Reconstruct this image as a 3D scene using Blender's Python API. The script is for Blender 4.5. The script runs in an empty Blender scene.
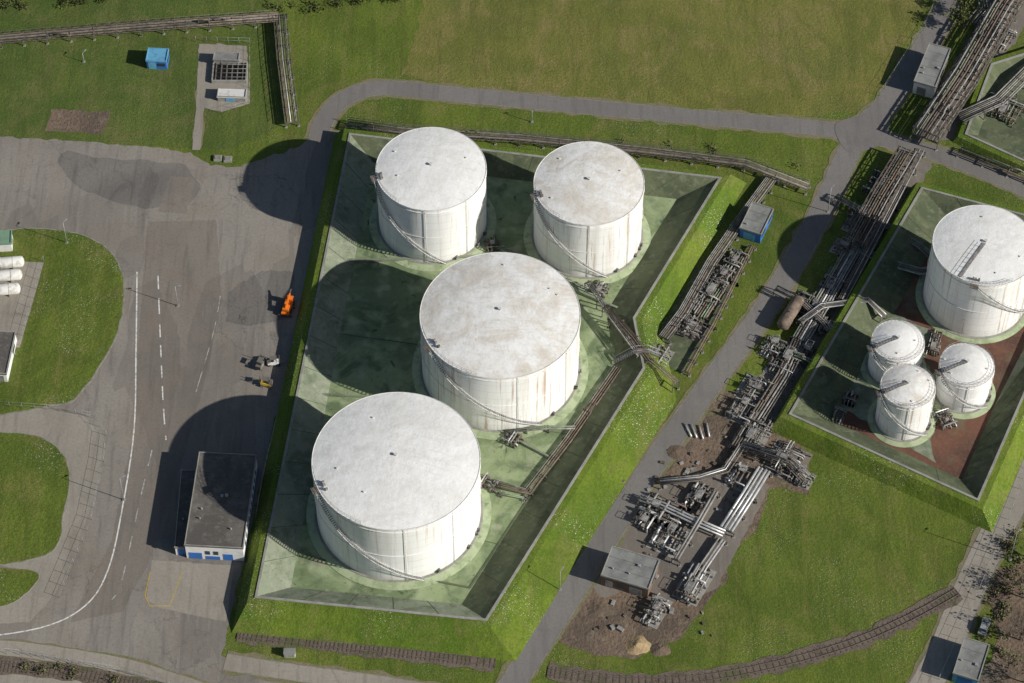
import bpy, math, random
from mathutils import Vector, noise as mn
rnd = random.Random(7)
scene = bpy.context.scene
# ------------------------------------------------------------------ survey
F = 2790.0; TH = math.radians(52.5); DIST = 600.0
CT, ST = math.cos(TH), math.sin(TH)
CAM = Vector((0, -DIST*CT, DIST*ST))
FW = Vector((0, CT, -ST)); UP = Vector((0, ST, CT)); RT = Vector((1, 0, 0))
def W(px, py, z=0.0):
    """site-plan coordinate (metres) of a surveyed photo point lying at height z"""
    d = FW + RT*((px-512)/F) + UP*((341.5-py)/F)
    t = (z-CAM.z)/d.z
    return CAM + d*t
def pxm(p): return F/((p-CAM).dot(FW))
# ------------------------------------------------------------------ materials
def base_mat(name, rough=0.8, metal=0.0):
    m = bpy.data.materials.new(name); m.use_nodes = True
    nt = m.node_tree; b = nt.nodes['Principled BSDF']
    b.inputs['Roughness'].default_value = rough; b.inputs['Metallic'].default_value = metal
    try: b.inputs['Specular IOR Level'].default_value = 0.3
    except Exception: pass
    return m, nt, b
def coord(nt, rand=False, kind='Object'):
    tc = nt.nodes.new('ShaderNodeTexCoord'); v = tc.outputs[kind]
    if rand:
        oi = nt.nodes.new('ShaderNodeObjectInfo')
        mul = nt.nodes.new('ShaderNodeMath'); mul.operation = 'MULTIPLY'; mul.inputs[1].default_value = 300
        nt.links.new(oi.outputs['Random'], mul.inputs[0])
        ad = nt.nodes.new('ShaderNodeVectorMath'); ad.operation = 'ADD'
        nt.links.new(v, ad.inputs[0]); nt.links.new(mul.outputs[0], ad.inputs[1]); v = ad.outputs[0]
    return v
def mapping(nt, v, scale=(1,1,1), rot=(0,0,0)):
    mp = nt.nodes.new('ShaderNodeMapping'); mp.inputs['Scale'].default_value = scale
    mp.inputs['Rotation'].default_value = rot
    nt.links.new(v, mp.inputs['Vector']); return mp.outputs[0]
def nz(nt, v, scale, detail=4, rough=0.6, dist=0.0):
    n = nt.nodes.new('ShaderNodeTexNoise'); n.inputs['Scale'].default_value = scale
    n.inputs['Detail'].default_value = detail; n.inputs['Roughness'].default_value = rough
    n.inputs['Distortion'].default_value = dist
    nt.links.new(v, n.inputs['Vector']); return n.outputs[0]
def rng(nt, v, lo, hi, s=1.0, smooth=True):
    r = nt.nodes.new('ShaderNodeMapRange'); r.inputs[1].default_value = lo; r.inputs[2].default_value = hi
    r.inputs[3].default_value = 0; r.inputs[4].default_value = s
    if smooth: r.interpolation_type = 'SMOOTHSTEP'
    nt.links.new(v, r.inputs[0]); return r.outputs[0]
def mixc(nt, fac, a, b, mode='MIX'):
    m = nt.nodes.new('ShaderNodeMix'); m.data_type = 'RGBA'; m.blend_type = mode
    for inp, val in ((m.inputs[0], fac), (m.inputs[6], a), (m.inputs[7], b)):
        if hasattr(val, 'links'): nt.links.new(val, inp)
        elif isinstance(val, (tuple, list)): inp.default_value = (*val[:3], 1)
        else: inp.default_value = val
    return m.outputs[2]
def mul(nt, a, b):
    m = nt.nodes.new('ShaderNodeMath'); m.operation = 'MULTIPLY'
    nt.links.new(a, m.inputs[0])
    if hasattr(b, 'links'): nt.links.new(b, m.inputs[1])
    else: m.inputs[1].default_value = b
    return m.outputs[0]
def bump(nt, b, h, strength, dist=0.1):
    bp = nt.nodes.new('ShaderNodeBump'); bp.inputs['Strength'].default_value = strength
    bp.inputs['Distance'].default_value = dist
    nt.links.new(h, bp.inputs['Height']); nt.links.new(bp.outputs[0], b.inputs['Normal'])
def layered(name, base, layers, rough=0.85, metal=0, bmp=None, rand=False):
    """layers: (scale, detail, lo, hi, colour, strength, stretch, distortion)"""
    m, nt, b = base_mat(name, rough, metal); v = coord(nt, rand); c = base
    for L in layers:
        sc, det, lo, hi, col, s = L[:6]
        st = L[6] if len(L) > 6 and L[6] else (1,1,1)
        vv = mapping(nt, v, st) if st != (1,1,1) else v
        n = nz(nt, vv, sc, det, 0.62, L[7] if len(L) > 7 else 0)
        c = mixc(nt, rng(nt, n, lo, hi, s), c, col)
    nt.links.new(c, b.inputs['Base Color'])
    if bmp: bump(nt, b, nz(nt, v, bmp[0], 4), bmp[1], bmp[2])
    return m

def grass(name, g1, g2, dry, dryamt=0.6, flowers=0.0, rot=-.45):
    m, nt, b = base_mat(name, 0.95); v = coord(nt)
    c = mixc(nt, rng(nt, nz(nt, v, 0.03, 6, .66, .9), .38, .62), g1, g2)
    c = mixc(nt, rng(nt, nz(nt, v, 0.055, 7, .72, 1.8), .47, .66, dryamt), c, dry)
    c = mixc(nt, rng(nt, nz(nt, v, 0.018, 5, .66, 2.5), .52, .6, .45), c, tuple(x*.75 for x in g1))
    c = mixc(nt, rng(nt, nz(nt, mapping(nt, v, (1,.14,1), (0,0,rot)), 0.35, 5, .7, .4), .42, .7, .55), c, tuple(x*.65 for x in g1))
    c = mixc(nt, rng(nt, nz(nt, mapping(nt, v, (1,.08,1), (0,0,rot)), 0.45, 4, .7), .54, .72, .5), c, dry)
    c = mixc(nt, rng(nt, nz(nt, v, .25, 6, .75), .55, .75, .45), c, tuple(x*.55 for x in g1))
    c = mixc(nt, rng(nt, nz(nt, v, 1.7, 4, .75), .38, .68, .5), c, tuple(x*.55 for x in g1))
    c = mixc(nt, rng(nt, nz(nt, v, 3.2, 2, .7), .55, .76, .55), c, tuple(x*1.5 for x in g2))
    if flowers > 0:
        f = rng(nt, nz(nt, v, 4.2, 0, .5), .72, .76)
        msk = rng(nt, nz(nt, v, 0.05, 3), .48, .6, flowers)
        c = mixc(nt, mul(nt, f, msk), c, (.6,.6,.5))
    nt.links.new(c, b.inputs['Base Color'])
    bump(nt, b, nz(nt, v, 1.3, 6, .75), .9, 0.3)
    return m
M = {}
M['grass'] = grass('grass_lawn', (.095,.14,.018), (.15,.195,.026), (.22,.195,.06), .65, .6)
M['grass_far'] = grass('grass_meadow', (.15,.165,.034), (.2,.2,.045), (.27,.215,.08), .95, .3, 1.2)
M['grass_bank'] = grass('grass_bank', (.1,.165,.015), (.165,.225,.024), (.2,.185,.06), .6, .9)
M['grass_left'] = grass('grass_verge', (.08,.125,.022), (.125,.16,.03), (.19,.17,.065), .65, .2)
def asphalt(name, base, dark, light, rust=0.0, cracks=.5, rot=-0.2, patches=True):
    m, nt, b = base_mat(name, 0.88); v = coord(nt); c = base
    c = mixc(nt, rng(nt, nz(nt, v, 0.03, 6, .66, .7), .4, .62, .8), c, light)
    if patches:
        vo = nt.nodes.new('ShaderNodeTexVoronoi'); vo.distance = 'CHEBYCHEV'; vo.inputs['Scale'].default_value = .06
        nt.links.new(mapping(nt, v, (1.5,.45,1), (0,0,rot)), vo.inputs['Vector'])
        sp = nt.nodes.new('ShaderNodeSeparateColor'); nt.links.new(vo.outputs['Color'], sp.inputs[0])
        c = mixc(nt, rng(nt, sp.outputs[0], .6, .64, .3), c, dark)
        c = mixc(nt, rng(nt, sp.outputs[1], .72, .75, .35), c, light)
    c = mixc(nt, rng(nt, nz(nt, mapping(nt, v, (1,.08,1), (0,0,rot)), 0.6, 5, .7, .3), .48, .68, .5), c, dark)
    c = mixc(nt, rng(nt, nz(nt, mapping(nt, v, (1,.1,1), (0,0,rot)), 0.9, 5, .7, .3), .54, .7, .45), c, light)
    c = mixc(nt, rng(nt, nz(nt, v, 0.1, 7, .75, 1.2), .56, .7, .5), c, dark)
    if rust: c = mixc(nt, rng(nt, nz(nt, v, 0.06, 4, .6), .48, .66, rust), c, (.25,.2,.15))
    vc = nt.nodes.new('ShaderNodeTexVoronoi'); vc.feature = 'DISTANCE_TO_EDGE'; vc.inputs['Scale'].default_value = .16
    ns = nt.nodes.new('ShaderNodeTexNoise'); ns.inputs['Scale'].default_value = .5; ns.inputs['Detail'].default_value = 5; nt.links.new(v, ns.inputs['Vector'])
    va = nt.nodes.new('ShaderNodeVectorMath'); va.operation = 'MULTIPLY_ADD'
    nt.links.new(ns.outputs['Color'], va.inputs[0]); va.inputs[1].default_value = (5,5,0); nt.links.new(v, va.inputs[2])
    nt.links.new(va.outputs[0], vc.inputs['Vector'])
    cr = nt.nodes.new('ShaderNodeMapRange'); cr.inputs[1].default_value = 0.0; cr.inputs[2].default_value = .02
    cr.inputs[3].default_value = cracks; cr.inputs[4].default_value = 0; nt.links.new(vc.outputs['Distance'], cr.inputs[0])
    msk = rng(nt, nz(nt, v, 0.04, 4), .5, .66)
    c = mixc(nt, mul(nt, cr.outputs[0], msk), c, tuple(x*.5 for x in dark))
    c = mixc(nt, rng(nt, nz(nt, v, 1.8, 4, .75), .4, .72, .4), c, dark)
    nt.links.new(c, b.inputs['Base Color'])
    bump(nt, b, nz(nt, v, 3.0, 3), .35, .05)
    return m
M['apron'] = asphalt('asphalt_apron', (.235,.21,.18), (.13,.118,.106), (.31,.28,.24), .35, .55)
M['lane'] = asphalt('asphalt_lane', (.2,.175,.15), (.12,.105,.092), (.25,.22,.185), .4, .35)
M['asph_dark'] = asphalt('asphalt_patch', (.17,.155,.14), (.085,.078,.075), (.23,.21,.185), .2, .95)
M['road'] = asphalt('asphalt_road', (.185,.172,.16), (.13,.122,.115), (.225,.21,.195), .1, .2, 0, False)
M['path'] = asphalt('path_paving', (.3,.27,.225), (.18,.16,.135), (.36,.325,.275), .2, .15, 0, False)
M['shoulder'] = layered('road_shoulder_gravel', (.19,.16,.095), [(.2,5,.4,.65,(.12,.14,.04),.8),(2,3,.4,.7,(.27,.23,.16),.6)], .95)
M['dirt'] = layered('bare_soil', (.21,.15,.105), [(.12,6,.4,.62,(.12,.09,.068),.9),(.2,6,.55,.68,(.11,.13,.035),.6),(.4,5,.5,.7,(.28,.215,.16),.6),(1.5,4,.4,.7,(.09,.07,.052),.6)], .95, 0, (1.5,.9,.3))
M['sand'] = layered('sand_heap_soil', (.42,.31,.17), [(.8,4,.4,.65,(.3,.21,.12),.8)], .95, 0, (2,.8,.2))
M['ballast'] = layered('track_ballast', (.14,.11,.085), [(.3,4,.4,.65,(.075,.062,.048),.8),(3,3,.4,.7,(.22,.18,.14),.7),(.15,4,.52,.7,(.09,.11,.03),.75)], .95, 0, (3,.8,.1))
M['bund'] = layered('bund_floor_green_coating', (.285,.345,.18), [
    (.045,6,.42,.58,(.15,.2,.1),.85,None,1.0), (.08,7,.48,.62,(.1,.14,.07),.8,None,1.4),
    (.3,6,.48,.7,(.4,.45,.28),.7), (1.2,5,.5,.75,(.10,.13,.06),.6),(.12,6,.6,.7,(.34,.31,.23),.7),(.2,6,.62,.68,(.055,.075,.045),.8,None,.8)], .85, 0, (1.5,.3,.08))
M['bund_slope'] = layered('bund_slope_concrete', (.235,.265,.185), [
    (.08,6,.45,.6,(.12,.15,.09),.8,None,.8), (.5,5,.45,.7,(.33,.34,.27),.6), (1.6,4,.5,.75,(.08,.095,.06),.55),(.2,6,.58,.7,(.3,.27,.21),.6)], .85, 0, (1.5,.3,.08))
M['bund_dark'] = layered('bund_dark_concrete', (.12,.14,.075), [
    (.1,5,.45,.62,(.065,.08,.045),.8,None,.6), (.6,5,.5,.7,(.2,.21,.14),.6), (1.6,4,.5,.75,(.045,.05,.035),.5)], .9, 0, (1.5,.3,.08))  # darker concrete; also carries the painted shade of the tank bund's right slopes
M['bund_red'] = layered('bund_floor_red_gravel', (.17,.08,.052), [
    (.08,6,.42,.62,(.085,.05,.038),.9), (.12,6,.52,.7,(.14,.15,.09),.7), (1.6,4,.45,.75,(.22,.12,.08),.5)], .9, 0, (1.5,.5,.1))
M['ring'] = layered('tank_base_ring_concrete', (.4,.46,.28), [(.3,5,.42,.62,(.25,.31,.17),.8),(1.5,4,.5,.7,(.5,.53,.38),.5),(.7,5,.55,.7,(.14,.18,.09),.7)], .85)
M['concrete'] = layered('concrete_grey', (.32,.31,.28), [(.4,5,.4,.65,(.2,.19,.17),.7),(2,4,.5,.7,(.4,.38,.35),.5)], .9)
M['curb'] = layered('kerb_concrete', (.27,.26,.22), [(.6,4,.4,.65,(.16,.15,.12),.8)], .9)
M['line'] = layered('road_paint_white', (.75,.73,.68), [(1.2,5,.46,.62,(.32,.29,.25),.75)], .8)
M['linefaint'] = layered('road_paint_worn', (.48,.45,.41), [(1.0,5,.4,.58,(.24,.21,.18),.9)], .8)
M['steel'] = layered('steel_galvanised', (.4,.4,.4), [(.7,4,.45,.65,(.2,.2,.2),.7),(1.4,4,.56,.7,(.17,.11,.07),.6)], .5, .3)
M['pipe_silver'] = layered('pipe_insulated_aluminium', (.6,.6,.59), [(.5,4,.45,.62,(.36,.35,.34),.7),(1.2,4,.57,.7,(.26,.2,.15),.6)], .42, .35)
M['pipe_brown'] = layered('pipe_rusty', (.2,.15,.115), [(.7,4,.42,.62,(.1,.075,.06),.8),(1.5,4,.55,.7,(.3,.26,.22),.6)], .8)
M['pipe_grey'] = layered('pipe_painted_grey', (.3,.29,.27), [(.7,4,.42,.62,(.16,.15,.14),.8),(1.5,4,.57,.7,(.2,.13,.09),.6)], .65)
M['pipe_green'] = layered('pipe_painted_green', (.24,.3,.2), [(.7,4,.42,.62,(.14,.17,.11),.8)], .65)
M['pipe_white'] = layered('pipe_painted_white', (.66,.65,.61), [(.7,4,.5,.65,(.4,.37,.32),.7)], .6)
M['rack'] = layered('rack_steel_weathered', (.16,.14,.12), [(.6,4,.42,.62,(.08,.07,.062),.8),(1.5,4,.58,.7,(.28,.25,.22),.6)], .8)
M['rubber'] = layered('tyre_rubber', (.03,.03,.03), [(2,3,.4,.7,(.06,.055,.05),.6)], .85)
M['glass'] = layered('window_glass_dark', (.03,.045,.06), [(1,2,.4,.7,(.06,.08,.1),.5)], .12)
M['orange'] = layered('machine_paint_orange', (.8,.2,.02), [(1.5,3,.5,.7,(.55,.14,.03),.5)], .45)
M['yellow'] = layered('machine_paint_yellow', (.6,.4,.05), [(1.5,3,.45,.65,(.35,.25,.1),.8)], .6)
M['blue'] = layered('painted_blue', (.04,.17,.5), [(.8,3,.45,.65,(.06,.15,.36),.7)], .55)
M['lightblue'] = layered('painted_light_blue', (.14,.38,.56), [(.8,3,.45,.65,(.1,.26,.42),.7)], .55)
M['white'] = layered('facade_white', (.78,.77,.74), [(.5,4,.5,.7,(.58,.56,.5),.6)], .7)
M['roof_dark'] = layered('roof_bitumen', (.15,.138,.12), [(.15,6,.42,.6,(.09,.083,.075),.8),(.7,5,.5,.7,(.22,.2,.175),.6),(3,3,.5,.7,(.06,.055,.05),.4)], .9)
M['roof_grey'] = layered('roof_felt_grey', (.25,.25,.235), [(.3,6,.42,.6,(.15,.155,.145),.8),(1.2,5,.5,.7,(.32,.31,.29),.6)], .9)
M['roof_green'] = layered('roof_sheet_green', (.2,.32,.22), [(.4,4,.4,.65,(.14,.22,.15),.7)], .7)
M['brick'] = layered('brick_brown', (.2,.13,.09), [(.7,4,.4,.65,(.13,.09,.065),.7)], .9)
M['bark'] = layered('tree_bark', (.15,.12,.09), [(3,4,.4,.65,(.08,.065,.05),.8)], .95)
M['leaf1'] = layered('foliage_light', (.12,.14,.035), [(.6,3,.4,.65,(.07,.09,.02),.8)], .8)
M['leaf2'] = layered('foliage_dark', (.05,.07,.02), [(.6,3,.4,.65,(.08,.075,.03),.8)], .8)
M['twig'] = layered('dry_twigs', (.19,.15,.1), [(.6,3,.4,.65,(.11,.09,.06),.8)], .9)
M['wood'] = layered('sleeper_wood', (.13,.1,.08), [(1.5,3,.4,.65,(.075,.06,.045),.8)], .95)
M['rail'] = layered('rail_steel', (.2,.15,.12), [(1.5,3,.4,.65,(.3,.27,.25),.6)], .5, .4)

def tank_wall_mat(name, stain, rustcol, amt):
    m, nt, b = base_mat(name, .5); v = coord(nt, True); v0 = coord(nt)
    c = (.88,.875,.855)
    c = mixc(nt, rng(nt, nz(nt, mapping(nt, v, (1,1,.05)), .5, 5, .65), .46, .7, .42*amt), c, stain)
    c = mixc(nt, rng(nt, nz(nt, mapping(nt, v, (1,1,.03)), 1.5, 4, .7), .54, .68, .5*amt), c, rustcol)
    c = mixc(nt, rng(nt, nz(nt, v, .35, 6, .75, 1), .6, .7, .5*amt), c, stain)
    sp = nt.nodes.new('ShaderNodeSeparateXYZ'); nt.links.new(v0, sp.inputs[0])
    mo = nt.nodes.new('ShaderNodeMath'); mo.operation = 'PINGPONG'; mo.inputs[1].default_value = 1.15
    nt.links.new(sp.outputs[2], mo.inputs[0])
    s = nt.nodes.new('ShaderNodeMapRange'); s.inputs[1].default_value = 0; s.inputs[2].default_value = .12
    s.inputs[3].default_value = .35; s.inputs[4].default_value = 0; nt.links.new(mo.outputs[0], s.inputs[0])
    c = mixc(nt, s.outputs[0], c, (.5,.47,.42))
    g = nt.nodes.new('ShaderNodeMapRange'); g.inputs[1].default_value = 3.0; g.inputs[2].default_value = 0
    g.inputs[3].default_value = 0; g.inputs[4].default_value = .7; nt.links.new(sp.outputs[2], g.inputs[0])
    c = mixc(nt, mul(nt, g.outputs[0], nz(nt, v, .8, 4)), c, (.35,.33,.25))
    g2 = nt.nodes.new('ShaderNodeMapRange'); g2.inputs[1].default_value = 8.0; g2.inputs[2].default_value = 19
    g2.inputs[3].default_value = 0; g2.inputs[4].default_value = .7*amt; nt.links.new(sp.outputs[2], g2.inputs[0])
    c = mixc(nt, mul(nt, g2.outputs[0], rng(nt, nz(nt, mapping(nt, v, (1,1,.02)), .9, 5, .75), .56, .68)), c, rustcol)
    nt.links.new(c, b.inputs['Base Color']); return m
def tank_roof_mat(name, grime, amt):
    m, nt, b = base_mat(name, .6); v = coord(nt, True); v0 = coord(nt)
    br = nt.nodes.new('ShaderNodeTexBrick'); br.inputs['Scale'].default_value = 1
    br.inputs['Brick Width'].default_value = 7.5; br.inputs['Row Height'].default_value = 1.7
    br.inputs['Mortar Size'].default_value = .08; br.inputs['Mortar Smooth'].default_value = 1.0
    br.inputs['Color1'].default_value = (.89,.88,.85,1); br.inputs['Color2'].default_value = (.84,.825,.79,1)
    br.inputs['Mortar'].default_value = (.66,.64,.59,1)
    nt.links.new(mapping(nt, v0, (1,1,1), (0,0,.3)), br.inputs['Vector'])
    msk = rng(nt, nz(nt, v, .14, 4, .6), .35, .65, .75)
    c = mixc(nt, msk, (.875,.865,.835), br.outputs['Color'])
    c = mixc(nt, rng(nt, nz(nt, v, .09, 7, .74, 1.3), .42, .66, .6*amt), c, grime)
    c = mixc(nt, rng(nt, nz(nt, v, .4, 7, .78, .6), .48, .7, .5*amt), c, grime)
    c = mixc(nt, rng(nt, nz(nt, mapping(nt, v, (.25,1,1), (0,0,-.3)), .6, 6, .75), .5, .7, .4*amt), c, tuple(x*.9 for x in grime))
    c = mixc(nt, rng(nt, nz(nt, v, 1.0, 6, .8), .58, .72, .6*amt), c, (.48,.39,.3))
    c = mixc(nt, rng(nt, nz(nt, v, 2.6, 3, .8), .5, .75, .25), c, (.5,.47,.42))
    nt.links.new(c, b.inputs['Base Color']); bump(nt, b, nz(nt, v, .3, 4), .45, .4); return m
M['twall'] = tank_wall_mat('tank_shell_white', (.66,.63,.57), (.48,.38,.29), .95)
M['twall_r'] = tank_wall_mat('tank_shell_weathered', (.62,.57,.49), (.42,.27,.17), 1.5)
M['troof'] = tank_roof_mat('tank_roof_white', (.69,.665,.61), .85)
M['troof_r'] = tank_roof_mat('tank_roof_weathered', (.64,.58,.49), 1.35)

# ------------------------------------------------------------------ mesh builder
class MB:
    def __init__(s): s.v=[]; s.f=[]; s.m=[]; s.mats=[]; s.sm=[]
    def mi(s, k):
        mt = M[k]
        if mt not in s.mats: s.mats.append(mt)
        return s.mats.index(mt)
    def face(s, idx, k, smooth=False): s.f.append(idx); s.m.append(s.mi(k)); s.sm.append(smooth)
    def poly(s, pts, k, smooth=False):
        n = len(s.v); s.v += [Vector(p) for p in pts]; s.face(list(range(n, n+len(pts))), k, smooth)
    def box(s, c, size, k, rz=0.0, u=None):
        c = Vector(c); hx, hy, hz = size[0]/2, size[1]/2, size[2]/2
        if u is None: ux = Vector((math.cos(rz), math.sin(rz), 0))
        else: ux = Vector(u).normalized()
        uy = Vector((0,0,1)).cross(ux)
        if uy.length < 1e-4: uy = Vector((0,1,0))
        uy.normalize(); uz = ux.cross(uy)
        n = len(s.v)
        for dz in (-1,1):
            for dx, dy in ((-1,-1),(1,-1),(1,1),(-1,1)):
                s.v.append(c+ux*hx*dx+uy*hy*dy+uz*hz*dz)
        for q in ((3,2,1,0),(4,5,6,7),(0,1,5,4),(1,2,6,5),(2,3,7,6),(3,0,4,7)):
            s.face([n+i for i in q], k)
    def beam(s, a, b, w, h, k):
        a, b = Vector(a), Vector(b); d = b-a
        s.box((a+b)/2, (d.length, w, h), k, u=d)
    def cyl(s, a, b, r, k, n=8, r2=None, caps=True, smooth=True):
        a, b = Vector(a), Vector(b); d = (b-a).normalized(); r2 = r if r2 is None else r2
        t = Vector((0,0,1)) if abs(d.z) < .9 else Vector((1,0,0))
        e1 = d.cross(t).normalized(); e2 = d.cross(e1)
        i0 = len(s.v)
        for p, rr in ((a, r), (b, r2)):
            for i in range(n):
                an = 2*math.pi*i/n; s.v.append(p+e1*math.cos(an)*rr+e2*math.sin(an)*rr)
        for i in range(n):
            j = (i+1) % n; s.face([i0+i, i0+n+i, i0+n+j, i0+j], k, smooth)
        if caps:
            s.face([i0+i for i in range(n)], k); s.face([i0+n+i for i in reversed(range(n))], k)
    def tube(s, pts, r, k, n=8):
        pts = [Vector(p) for p in pts]; i0 = len(s.v); L = len(pts)
        for q, p in enumerate(pts):
            if q == 0: d = pts[1]-p
            elif q == L-1: d = p-pts[q-1]
            else: d = (p-pts[q-1]).normalized()+(pts[q+1]-p).normalized()
            if d.length < 1e-6: d = Vector((1,0,0))
            d.normalize(); t = Vector((0,0,1)) if abs(d.z) < .85 else Vector((1,.2,0))
            e1 = d.cross(t).normalized(); e2 = d.cross(e1)
            for i in range(n):
                an = 2*math.pi*i/n; s.v.append(p+e1*math.cos(an)*r+e2*math.sin(an)*r)
        for q in range(L-1):
            for i in range(n):
                j = (i+1) % n; a = i0+q*n
                s.face([a+i, a+n+i, a+n+j, a+j], k, True)
        s.face([i0+i for i in range(n)], k); s.face([i0+(L-1)*n+i for i in reversed(range(n))], k)
    def prism(s, poly, z0, z1, k, side=None):
        n = len(poly); i0 = len(s.v); side = side or k
        for z in (z0, z1):
            for p in poly: s.v.append(Vector((p[0], p[1], z)))
        s.face([i0+n+i for i in range(n)], k)
        for i in range(n):
            j = (i+1) % n; s.face([i0+i, i0+j, i0+n+j, i0+n+i], side)
    def obj(s, name, parent=None, origin=(0,0,0)):
        me = bpy.data.meshes.new(name); o = Vector(origin)
        me.from_pydata([tuple(p-o) for p in s.v], [], s.f)
        for mt in s.mats: me.materials.append(mt)
        me.polygons.foreach_set('material_index', s.m); me.polygons.foreach_set('use_smooth', s.sm)
        me.update()
        ob = bpy.data.objects.new(name, me); scene.collection.objects.link(ob)
        if parent: ob.parent = parent
        else: ob.location = o
        return ob
def empty(name, loc):
    e = bpy.data.objects.new(name, None); e.location = loc; e.empty_display_size = 1
    scene.collection.objects.link(e); return e

def ccw(p):
    a = sum(p[i][0]*p[(i+1)%len(p)][1]-p[(i+1)%len(p)][0]*p[i][1] for i in range(len(p)))
    return list(p) if a > 0 else list(reversed(p))
def offset(poly, d):
    n = len(poly); out = []
    lines = []
    for i in range(n):
        a = Vector(poly[i][:2]); b = Vector(poly[(i+1)%n][:2]); t = (b-a).normalized(); nrm = Vector((t.y, -t.x))
        lines.append((a+nrm*d[i], t))
    for i in range(n):
        p, t = lines[i-1]; q, u = lines[i]; cr = t.x*u.y-t.y*u.x
        if abs(cr) < 1e-4: out.append(q); continue
        w = q-p; k = (w.x*u.y-w.y*u.x)/cr; out.append(p+t*k)
    return out
def catmull(pts, sub=8, closed=False):
    n = len(pts); out = []
    for i in range(n if closed else n-1):
        if closed: p = [pts[(i+k-1) % n] for k in range(4)]
        else: p = [pts[max(0,i-1)], pts[i], pts[i+1], pts[min(n-1,i+2)]]
        for s_ in range(sub):
            t = s_/sub
            out.append(0.5*((2*p[1])+(p[2]-p[0])*t+(2*p[0]-5*p[1]+4*p[2]-p[3])*t*t+(3*p[1]-p[0]-3*p[2]+p[3])*t**3))
    if not closed: out.append(pts[-1])
    return out
def resample(pts, step):
    out = [pts[0].copy()]
    for a, b in zip(pts, pts[1:]):
        n = max(1, int((b-a).length/step))
        for i in range(1, n+1): out.append(a.lerp(b, i/n))
    return out
def rough(poly, step=1.5, amp=.25):
    f = min(.6, .2/max(amp, .01))
    pts = resample(poly+[poly[0]], step)[:-1]
    return [p+Vector((mn.noise(Vector((p.x*f,p.y*f,1)))*amp*2, mn.noise(Vector((p.x*f,p.y*f,9)))*amp*2, 0)) for p in pts]
from mathutils.geometry import tessellate_polygon
def sheet(name, px, z, k, smooth=False, amp=.25):
    pts = [W(*p) for p in px]
    if smooth: pts = catmull(pts, 8, True)
    pts = ccw(pts)
    if amp: pts = rough(pts, 1.0, amp)
    b = MB(); P = [Vector((p.x,p.y,z)) for p in pts]; b.v = P
    for t in tessellate_polygon([P]):
        A, B_, C_ = [P[i] for i in t]
        cr = (B_-A).cross(C_-A).z
        if abs(cr) < 1e-7: continue
        b.face(list(t) if cr > 0 else list(reversed(t)), k)
    return b.obj(name)
def norms(pts):
    out = []
    for i, p in enumerate(pts):
        a = pts[max(0,i-1)]; c = pts[min(len(pts)-1,i+1)]; d = (c-a); d.z = 0; d.normalize()
        out.append(Vector((-d.y, d.x, 0)))
    return out
def ribbon(b, pts, w, z, k, amp=0.0):
    N = norms(pts); i0 = len(b.v)
    for p, n in zip(pts, N):
        j = mn.noise(Vector((p.x*.3,p.y*.3,3)))*amp*2; j2 = mn.noise(Vector((p.x*.3,p.y*.3,7)))*amp*2
        for sgn, jj in ((1,j),(-1,j2)):
            q = p+n*(w/2+jj)*sgn; b.v.append(Vector((q.x,q.y,z)))
    for i in range(len(pts)-1):
        a = i0+2*i; b.face([a+1, a+3, a+2, a], k)
def road(name, px, wid, z=.03, k='road', shoulder=1.6, kerbs=True):
    pts = resample(catmull([W(*p) for p in px], 10), 1.5)
    if shoulder:
        b = MB(); ribbon(b, pts, wid+shoulder, z-.012, 'shoulder', .5); b.obj(name+'_verge')
    b = MB(); ribbon(b, pts, wid, z, k, .12)
    b.obj(name)
    if kerbs:
        N = norms(pts); b = MB()
        for sg in (1,-1):
            ln = [p+n*(wid/2+.05)*sg for p, n in zip(pts, N)]
            ribbon(b, ln, .14, z+.02, 'curb', .04)
        b.obj(name+'_kerb')
# ------------------------------------------------------------------ world, sun, camera
AZ = Vector((.925, -.38, 0)).normalized(); EL = math.radians(28.6)
sund = Vector((AZ.x*math.cos(EL), AZ.y*math.cos(EL), math.sin(EL)))
w = bpy.data.worlds.new('World'); scene.world = w; w.use_nodes = True
nt = w.node_tree; bg = nt.nodes['Background']; sky = nt.nodes.new('ShaderNodeTexSky'); sky.sky_type = 'NISHITA'
sky.sun_disc = False; sky.sun_elevation = EL; sky.sun_rotation = math.atan2(AZ.x, AZ.y); sky.altitude = 300
nt.links.new(sky.outputs[0], bg.inputs[0]); bg.inputs[1].default_value = .06
sl = bpy.data.lights.new('sun', 'SUN'); sl.energy = 5.0; sl.angle = math.radians(.5); sl.color = (1,.965,.9)
so = bpy.data.objects.new('sun', sl); so.rotation_euler = (-sund).to_track_quat('-Z','Y').to_euler(); so.location = (100,-50,200)
scene.collection.objects.link(so)
cd = bpy.data.cameras.new('camera'); cd.sensor_width = 36; cd.lens = F/1024*36; cd.clip_end = 6000; cd.clip_start = 1
co = bpy.data.objects.new('camera', cd); co.location = CAM; co.rotation_euler = (math.radians(90)-TH, 0, 0)
scene.collection.objects.link(co); scene.camera = co
scene.view_settings.view_transform = 'Standard'; scene.view_settings.look = 'None'; scene.view_settings.exposure = 0

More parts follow.
